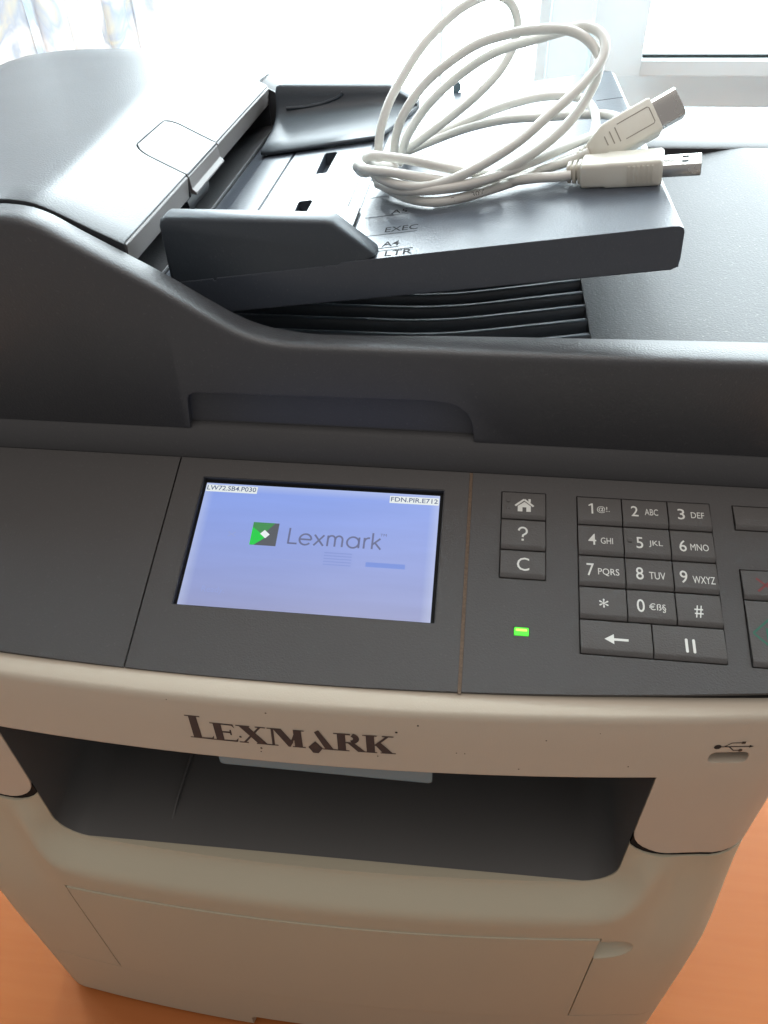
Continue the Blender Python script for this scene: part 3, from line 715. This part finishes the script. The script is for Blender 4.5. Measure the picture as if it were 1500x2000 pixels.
# ---- feeder cover (left) -------------------------------------------------------------
CX0, CX1, CY0, CY1 = -234.0, -73.0, 56.2, 288.0
CP = [(-236, 110.2), (-130, 111.3), (-115, 111.5), (-106, 110.8), (-99, 108.6), (-92, 105.2), (-84, 101.2), (-73, 95.9)]
rings = []
cxs = [-236, -234, -231, -226, -218, -208, -195, -170, -145] + [-130 + 3 * i for i in range(20)]
def cover_rear(x):  # rounded rear left corner in plan
    if x < -192: t = (-192 - x) / 44; return 322 - 48 * (1 - sqrt(max(0, 1 - t * t)))
    return 322
cys = [56.2, 58, 70, 100, 140, 180, 220, 260, 286, 296, 308, 318, 322]
v = []; f = []
for x in cxs:
    x = min(x, CX1)
    for y in cys:
        yr = cover_rear(x); yc = 56.2 + (y - 56.2) * (yr - 56.2) / (322 - 56.2)
        dr_ = sm((y - 296) / 20) * 1.2 + (0.8 if y > 321 else 0); z = interp(CP, x) - dr_ - (0.5 if y < 57 else 0)
        if x < -225: z -= 10 * ((-225 - x) / 11) ** 2
        v.append((x, yc, z))
ny = len(cys); nx = len(cxs)
for i in range(nx - 1):
    for j in range(ny - 1): a = i * ny + j; f.append((a, a + 1, a + ny + 1, a + ny))
nb = len(v); v += [(p[0], p[1], 70.0 if p[0] > -240 else 70) for p in v]
for i in range(nx - 1):
    for j in range(ny - 1): a = nb + i * ny + j; f.append((a, a + 1, a + ny + 1, a + ny))
for i in range(nx - 1):
    for j in (0, ny - 1): a = i * ny + j; f.append((a, a + ny, nb + a + ny, nb + a))
for j in range(ny - 1):
    for i in (0, nx - 1): a = i * ny + j; f.append((a, a + 1, nb + a + 1, nb + a))
cover = build('feeder_cover', v, f, COVER, PR, 35)
# cut the cavity under its right edge and the latch outline
boolean(cover, box('c', -92, 57.2, 60, -60, 287, 88.5), smooth=35)
boolean(cover, box('c', -78, 288.6, 60, -60, 330, 120), smooth=35)
ltp = rrect(-95.2, 131, -60, 178.5, [7, 0, 0, 7], 6)
def ztop(x): return interp(CP, x)
lo = prism('c', [(x, y) for x, y in ltp], 'z', 88, 125)
boolean(cover, lo, smooth=35)
# latch itself
li = rrect(-94.7, 131.5, -72.6, 178.0, [6.6, 0.3, 0.3, 6.6], 6)
n = len(li); xs_l = sorted(set([-94.7 + i * 22.1 / 10 for i in range(11)]))
lv = []; lf = []
rings = []
for x in xs_l:
    t = x + 94.7; r = 6.6
    c = r - sqrt(max(0, r * r - (r - t) ** 2)) if t < r else 0
    ya, yb = 131.5 + c, 178.0 - c
    if t == 0: ya, yb = 131.5 + r * .75, 178.0 - r * .75
    rings.append([(x, ya, ztop(x) - .5), (x, ya + .6, ztop(x)), (x, yb - .6, ztop(x)), (x, yb, ztop(x) - .5), (x, yb, 86), (x, ya, 86)])
v, f = loft(rings); latch = build('cover_latch', v, f, COVER, PR, 35)
prism('finger_lip', [(-73.2, 95.0), (-72.2, 94.7), (-71.6, 89.4), (-69.8, 87.8), (-70.1, 86.9), (-72.8, 87.6), (-74.5, 90.0)], 'y', 132.0, 177.6, bpy.data.materials.get('lit_edge_plastic') or COVER, latch)
box('latch_well', -96, 130, 84, -75, 180, 86.0, GAP, PR)
# edge strip facing right below the cover edge
prism('edge_strip', [(-73.6, 95.2), (-72.6, 95.2), (-72.2, 94.6), (-73.2, 86.0), (-76.0, 85.0), (-76, 90)], 'y', 57.0, 130.5, bpy.data.materials['lit_edge_plastic'], PR)
prism('edge_strip', [(-73.6, 95.2), (-72.6, 95.2), (-72.2, 94.6), (-73.2, 86.0), (-76.0, 85.0), (-76, 90)], 'y', 179.0, 287.6, bpy.data.materials['lit_edge_plastic'], PR)
# cavity interior: back wall, slanted floor, roller
box('cavity_wall', -96, 57, 62, -91.5, 287.5, 88.2, GAP, PR)
prism('cavity_floor', [(-91, 66), (-91, 70), (-80, 73.4), (-70, 75.0), (-70, 66)], 'y', 57, 287.5, LID, PR)
rr_ = [(-84 + 6.5 * cos(k * pi / 10), 78.5 + 6.5 * sin(k * pi / 10)) for k in range(20)]
prism('pick_roller', rr_, 'y', 140, 172, BEZEL, PR)
prism('roller_shaft', [(-84 + 2 * cos(k * pi / 6), 78.5 + 2 * sin(k * pi / 6)) for k in range(12)], 'y', 58, 286, BEZEL, PR)
prism('rear_corner_block', [(-78, 62), (-78, 96.5), (-70, 93.0), (-58, 85.0), (-58, 62)], 'y', 288.7, 290.2, LID, PR)

# ---- input tray --------------------------------------------------------------------------
def zt_(x): return 102.3 + .138 * (x - 128)
tp = [(-71, -5.0), (-69.6, -1.7), (-62.2, -1.4), (-61.7, -.9), (-45.8, -.9), (-45.3, -1.9), (-44.6, -1.9), (-44.1, -.8), (-1.6, -.8), (-1.2, -1.3), (-.7, -1.3), (-.3, -.8), (4.6, -.8), (6.0, 0)] + [(20 + 12 * i, 0) for i in range(9)] + [(124, 0), (126.4, -.25), (127.7, -1.0), (128.4, -2.4)]
prf = [(x, zt_(x) + d) for x, d in tp] + [(129.6, 89.6), (129.0, 87.0), (126.6, 86.0), (-33, 64.6), (-71, 59.6)]
# plan: front 68, rear 300 with rounded right corners
rings = []
def trayring(y, inset):
    out = []
    for x, z in prf:
        out.append((min(x, 129.6 - inset), y, z))
    return out
for y, ins in ((68, 1.4), (68.5, .5), (70, 0), (294, 0), (298, 3.0), (300, 8.0)): rings.append(trayring(y, ins))
v, f = loft(rings); tray = build('input_tray', v, f, TRAYM, PR, 25)
for ya, yb in ((123.5, 145), (182.5, 216)):
    boolean(tray, prism('c', [(-25.6, ya), (-20.2, ya), (-19.8, yb - 2), (-21, yb), (-26.2, yb), (-26.6, yb - 2)], 'z', 74, 90), smooth=25)
boolean(tray, box('c', 113, 239.7, 95, 131, 240.5, 110), smooth=25)
boolean(tray, box('c', 123.5, 206, 100, 131, 216, 110), smooth=25)
TT = lambda x, y: (x, y, zt_(x) + .08)
def tl(y, x0, x1): return R4(x0, y - .25, x1, y + .25)
flat('size_line', [tl(135.0, 6.6, 23.6)], TT, GREYINK, tray)
flat('size_line', [tl(111.2, 8.8, 27.3)], TT, GREYINK, tray)
flat('size_line', [tl(91.0, 11.6, 32.6)], TT, GREYINK, tray)
flat('size_line', [tl(77.3, 14.7, 26.5)], TT, GREYINK, tray)
flat('size_line', [tl(74.7, 17.1, 32.4)], TT, GREYINK, tray)
for s_, bx in (('A5', (19.8, 112.4, 26.6, 116.8)), ('EXEC', (19.4, 92.9, 32.6, 98.0)), ('A4', (19.9, 78.6, 26.6, 83.2)), ('LTR', (22.0, 69.3, 32.4, 73.9)), ('A6', (19.8, 136.2, 26.6, 140.6))):
    text('size_lettering', s_, bx, TT, GREYINK, tray, 0.006)
flat('page_icon', stroke([(24.5, 182.5), (34.5, 182.5), (34.5, 190), (24.5, 190), (24.5, 182.5)], .5) + stroke(arc(31, 187, 1.6, 1.8, 200, 340, 6), .5) + stroke([(27, 184.5), (27, 188)], .5), TT, GREYINK, tray)
for y in (233, 257, 277): flat('size_line', [tl(y, 6.6, 25)], TT, GREYINK, tray)
v = [(36.4, 300.5, 90), (36.4, 300.5, 96), (37.2, 300.5, 96.6)] + [(38.4 + 2.6 * sin(a * pi / 8), 300.5, 93.6 + 3.0 * cos(a * pi / 8)) for a in range(0, 9)]
nn = len(v); v += [(x, y + 2, z) for x, y, z in v]
build('paper_stop_tab', [(a_, b_ + 1.0, c_ - 1.2) for a_, b_, c_ in v], [list(range(nn)), list(range(nn, 2 * nn))] + [(i, (i + 1) % nn, nn + (i + 1) % nn, nn + i) for i in range(nn)], BAR, PR, 30)

# ---- paper guides -------------------------------------------------------------------------------
def gprofile(top):
    return [(-63.5, 72), (-63.5, top - 3.5), (-62.6, top - 1.2), (-60.5, top), (1.0, top), (3.6, top - .6), (18.5, top - 12.2), (18.8, top - 13.2), (10.0, zt_(10) - 1.9), (-63.3, zt_(-63.3) - 2.2)]
def guide(ya, yb, top, label):
    gp = gprofile(top)
    cxm, czm = -20, 88
    rings = []
    for y, k in ((ya, 1.4), (ya + .35, .6), (ya + 1.4, 0), (yb - 1.2, 0), (yb - .3, .4), (yb, 1.2)):
        rings.append([(x + (k if x < -50 else -k if x > 0 else 0), y, z - (k if z > zt_(x) + 3 else 0)) for x, z in gp])
    v, f = loft(rings); return build('paper_guide', v, f, GUIDE, PR, 40, label)
gf = guide(68.3, 78.6, 100.9, 'front paper guide with pointed end')
FT = [(-59, 79), (5.6, 79), (5.6, 120.5), (3.0, 123.2), (-55, 123.2), (-59, 119)]
n = len(FT)
v = [(x, y, zt_(x) + 1.6) for x, y in FT] + [(x, y, zt_(x) + .15) for x, y in FT]
build('guide_foot', v, [list(range(n)), list(range(n, 2 * n))] + [(i, (i + 1) % n, n + (i + 1) % n, n + i) for i in range(n)], TRAYM, gf, 30)
# rear guide: wall sweeping down into its foot
gx_ = [-64.5, -64, -62, -50, -30, -10, 1.5, 5, 10, 14, 17.5]
def rg_top(x): return 99.6 if x < 1.5 else 99.6 - (x - 1.5) * .55
rings = []
for x in gx_:
    tz = rg_top(x) - (2.4 if x < -64.2 else .8 if x < -63 else 0); g0 = zt_(x)
    yf = 223.5 + (0.0 if x < 1.6 else (x - 1.6) * 3.0) + (2.5 if x < -63 else 0)
    H = max(2.0, tz - g0)
    sec = [(yf, g0 + .1), (yf, g0 + 1.4), (yf + .8, g0 + 2.2)]
    for dy, dz in ((14, 3.0), (26, 4.2), (34, 5.6), (39, 7.4), (42.5, 10), (44.5, 13.5), (45.8, 18)):
        sec.append((yf + dy * (273 - yf) / 47.5, g0 + 2.2 + (H - 3.2) * (dz - 1.5) / 21.5))
    sec += [(272.4, tz - .8), (273.4, tz), (283, tz), (284.4, tz - 1.2), (284.4, g0 + .1)]
    rings.append([(x, y, z) for y, z in sec])
v, f = loft(rings); gr_ = build('paper_guide', v, f, GUIDE, PR, 40, 'rear paper guide sweeping down into its foot')
# small curved ridge on rear guide face
rp_ = catmull([(-58, 268.6, 88.6), (-46, 269.4, 89.4), (-36, 270.2, 91.2), (-28, 271, 94.0), (-25.2, 271.4, 96.4)], 5)
v, f = tube_vf(rp_, 1.0, 8); build('guide_ridge', v, f, GUIDE, gr_, 60)

# ================================================================== USB CABLE
CB = empty('usb_cable', (50, 130, 95), 'coiled cream cable with two plugs lying on the printer tray', 'cable')
RC = 1.95
A = [(15.3, 178.0, 91.0), (24.6, 176.0, 97.0), (41.8, 182.0, 108.0), (53.4, 186.0, 116.6), (61.5, 190.0, 124.0), (67.0, 194.0, 132.7), (68.4, 196.0, 140.7), (66.5, 196.0, 147.0), (62.5, 195.0, 151.2), (56.2, 192.0, 153.1), (49.2, 188.0, 151.8), (41.3, 184.0, 148.1), (32.5, 178.0, 141.6), (25.8, 172.0, 135.1), (19.6, 166.0, 126.7), (14.3, 160.0, 118.2), (10.9, 156.0, 108.5), (9.6, 154.0, 98.1), (10.5, 150, 91.5)]
B = [(16.6, 156, 91.5), (16.4, 158.0, 97.0), (17.6, 158.0, 106.1), (21.9, 158.0, 115.8), (29.8, 162.0, 125.2), (39.7, 165.0, 132.6), (51.4, 168.0, 138.9), (63.2, 168.0, 142.3), (74.7, 166.0, 144.4), (85.1, 162.0, 145.2), (92.6, 158.0, 144.0), (98.5, 154.0, 140.1), (100.7, 150.0, 135.8), (99.3, 144.0, 129.4), (92.6, 136.0, 120.0), (82.7, 128.0, 112.2), (70.9, 122.0, 105.7), (58.8, 118.0, 100.7), (46.4, 116.0, 97.4), (33.5, 118.0, 96.1), (23.2, 122.0, 96.0), (14.5, 130, 96.5)]
C_ = [(17.6, 166, 90.5), (18.8, 166.0, 94.6), (22.2, 166.0, 103.9), (30.6, 168.0, 115.3), (41.7, 172.0, 124.5), (53.7, 174.0, 132.1), (63.7, 174.0, 136.4), (75.4, 172.0, 139.9), (84.7, 168.0, 143.1), (93.5, 162.0, 146.2), (99.8, 156.0, 145.1), (102.1, 150.0, 141.7), (100.1, 144.0, 136.2), (92.2, 136.0, 129.1), (81.6, 128.0, 121.9), (71.0, 121.0, 114.5), (60.2, 117.0, 108.4), (48.2, 115.0, 102.5), (35.7, 115.0, 98.3), (23.6, 118.0, 97.3), (14.0, 124.0, 98.1), (9.0, 132, 98.6)]
D_ = [(16.8, 186.0, 89.7), (30.5, 188.0, 96.3), (45.0, 192.0, 101.2), (61.6, 196.0, 107.1), (79.2, 198.0, 111.4), (92.2, 196.0, 112.9), (100.5, 190.0, 112.9), (105.0, 182.0, 110.4), (105.5, 170.0, 107.5), (102.5, 158.0, 103.9), (95.9, 148.0, 101.9), (88.3, 136.0, 101.6), (76.4, 126.5, 99.2), (62.9, 120.1, 96.3), (48.6, 114.6, 93.8), (36.9, 113.9, 92.2), (25.2, 122.0, 91.0), (13.3, 136.6, 91.0), (9.5, 145, 91)]
E_ = [(12, 172, 89), (16.2, 180.0, 90.4), (31.8, 186.0, 95.3), (48.6, 190.0, 100.2), (66.4, 190.0, 104.0), (83.9, 188.0, 105.7), (99.7, 184.0, 107.8), (110.6, 178.0, 109.4), (115.5, 170.0, 109.6), (112.1, 160.0, 108.3), (102.2, 150.0, 108.1), (89.7, 138.0, 106.7), (75.9, 126.0, 104.5), (62.6, 118.0, 101.7), (49.3, 114.0, 99.1), (36.8, 114.0, 97.0), (22, 120, 94.5), (12, 132, 93.0)]
G_ = [(92.0, 118.5, 102.2), (86, 118.6, 101.4), (79, 119.5, 100.6), (67.7, 122.7, 98.0), (51.3, 124, 95.4), (36, 124, 93.4)]
T1 = [(17, 158, 92), (9, 147, 95.5), (6.6, 138.5, 101.0), (8.6, 133.5, 103.8), (14.4, 130.0, 104.9), (27.1, 124.0, 105.4), (41.1, 120.0, 104.1), (54.8, 120.0, 102.0), (64, 122, 100.5)]
T2 = [(16, 170, 90), (5.5, 146, 93), (2.6, 136.5, 98.2), (4.8, 130.5, 101.0), (9.0, 124.0, 101.4), (19.5, 120.0, 101.7), (31.5, 119.0, 100.3), (43.3, 118.0, 99.0), (54, 121, 97)]
H_ = [(99.5, 130, 107.5), (94, 131, 104.6), (86, 130, 102.0), (74, 128, 99.0), (60, 125, 97.6), (44, 123, 95.6)]
parts = []
for P_ in (A, B, C_, D_, E_, G_, T1, T2, H_): parts.append(tube_vf(catmull([Vector(p) for p in P_], 7), RC, 14))
v, f = merge(parts); cord = build('cord', v, f, CABLE, CB, 60)
# faint printing along the cord
def cord_text(s, p0, p1, h):
    p0 = Vector(p0); p1 = Vector(p1); t = (p1 - p0).normalized(); cv = (cp / S - (p0 + p1) / 2).normalized()
    n_ = (cv - t * cv.dot(t)).normalized(); w = n_.cross(t).normalized(); L_ = (p1 - p0).length
    text('cord_print', s, (0, -h / 2, L_, h / 2), lambda x, y: tuple(p0 + t * x + w * y + n_ * (sqrt(max(0, RC * RC - y * y)) + .05)), mat('cord_ink', (0.22, 0.20, 0.18), .7) if 'cord_ink' not in bpy.data.materials else bpy.data.materials['cord_ink'], cord)
cord_text('60\u00b0C', (40.0, 113.6, 92.6), (46.0, 114.0, 93.5), 1.9)
cord_text('30V', (52.5, 115.9, 94.5), (57.5, 117.7, 95.4), 1.9)

def frame_box(o, a, w, n, l0, l1, w0, w1, n0, n1):
    return [tuple(o + a * l + w * x + n * y) for l in (l0, l1) for x, y in ((w0, n0), (w1, n0), (w1, n1), (w0, n1))]
def oriented(name, o, a, w, n, secs, m, parent, r=1.2, k=3):
    # secs: list of (l, halfwidth, halfthick)
    rings = []
    for l, hw, ht in secs:
        rad = min(r, hw * .8, ht * .8)
        rings.append([tuple(o + a * l + w * x + n * y) for x, y in rrect(-hw, -ht, hw, ht, rad, k)])
    v, f = loft(rings); return build(name, v, f, m, parent, 45)
# plug lying on the tray (flat type)
a = Vector((1, -.19, .138)).normalized(); n_ = Vector((-.138, 0, 1)).normalized(); n_ = (n_ - a * a.dot(n_)).normalized(); w = n_.cross(a)
o = Vector((96.6, 121.2, zt_(96.6) + 4.9))
pa = oriented('flat_plug', o, a, w, n_, [(0, 6.6, 4.0), (.6, 7.2, 4.5), (9, 7.4, 4.5), (10, 7.8, 4.8), (29.6, 8.0, 4.9), (30.6, 7.4, 4.4), (30.8, 6.8, 4.0)], PLUG, CB, 1.5)
sh = oriented('metal_shell', o, a, w, n_, [(30.5, 6.0, 2.35), (44.5, 6.0, 2.35)], METAL, pa, .4, 2)
for s_ in (-2.6, 2.6):
    vv = frame_box(o, a, w, n_, 37.5, 40, s_ - 1.0, s_ + 1.0, 2.3, 2.42); build('shell_hole', vv, [(0, 1, 2, 3), (4, 5, 6, 7), (0, 1, 5, 4), (1, 2, 6, 5), (2, 3, 7, 6), (3, 0, 4, 7)], GAP, pa, 0)
vv = frame_box(o, a, w, n_, 44.3, 44.6, -5.4, 5.4, -1.9, 1.9); build('shell_mouth', vv, [(0, 1, 2, 3), (4, 5, 6, 7), (0, 1, 5, 4), (1, 2, 6, 5), (2, 3, 7, 6), (3, 0, 4, 7)], GAP, pa, 0)
for i in range(6):
    l = 18 + i * 1.75; oriented('grip_rib', o - w * 7.75, a, w, n_, [(l, .55, 3.4), (l + .9, .55, 3.4)], PLUG, pa, .25, 2)
for i in range(3):
    l = -5.6 + i * 2.1; oriented('strain_relief', o, a, w, n_, [(l, 3.6 + i * .3, 3.4 + i * .2), (l + 1.3, 3.8 + i * .3, 3.6 + i * .2)], PLUG, pa, 1.6)
oriented('strain_core', o, a, w, n_, [(-6, 2.6, 2.6), (0.2, 3.0, 2.8)], PLUG, pa, 2.0)
# square type plug resting on the first one
a = Vector((.86, .20, .45)).normalized(); w = Vector((-.30, .50, .80)); w = (w - a * a.dot(w)).normalized(); n_ = a.cross(w).normalized()
fc = Vector((111.5, 131.0, 115.2)); o = fc - n_ * 5.2 - a * 14.0
pb = oriented('square_plug', o, a, w, n_, [(0, 2.9, 3.2), (.5, 3.6, 3.8), (7.5, 6.6, 5.2), (8.4, 6.9, 5.3), (27, 7.0, 5.4), (28, 6.6, 5.0)], PLUG, CB, 1.3)
bx_ = [(27.8, 5.6, 4.4), (38.0, 5.6, 4.4)]
oriented('metal_shell', o, a, w, n_, bx_, METAL, pb, 1.2, 1)
vv = frame_box(o, a, w, n_, 37.9, 38.1, -4.6, 4.6, -3.4, 3.4); build('shell_mouth', vv, [(0, 1, 2, 3), (4, 5, 6, 7), (0, 1, 5, 4), (1, 2, 6, 5), (2, 3, 7, 6), (3, 0, 4, 7)], GAP, pb, 0)
PSH = mat('plug_groove', (0.30, 0.27, 0.22), 0.6)
nf = 5.48
def PB(l, x): return tuple(o + a * l + w * x + n_ * nf)
flat('plug_groove', stroke([(13, 3.6), (25.6, 3.6), (26.2, 3.0), (26.2, -2.6), (25.6, -3.2), (14, -3.2)], .35), PB, PSH, pb)
for i, hw in enumerate((1.9, 2.6, 3.0)):
    l = 6.2 + i * 2.4; flat('plug_groove', stroke([(l + .8, -hw), (l + .8, hw)], .45), lambda l_, x: tuple(o + a * l_ + w * x + n_ * (nf if l_ > 8 else nf - .25)), PSH, pb)
for i in range(3):
    l = -4.6 + i * 1.9; oriented('strain_relief', o, a, w, n_, [(l, 2.9 + i * .2, 2.9 + i * .2), (l + 1.2, 3.0 + i * .2, 3.0 + i * .2)], PLUG, pb, 1.6)
oriented('strain_core', o, a, w, n_, [(-5, 2.5, 2.5), (0.2, 2.6, 2.6)], PLUG, pb, 2.0)
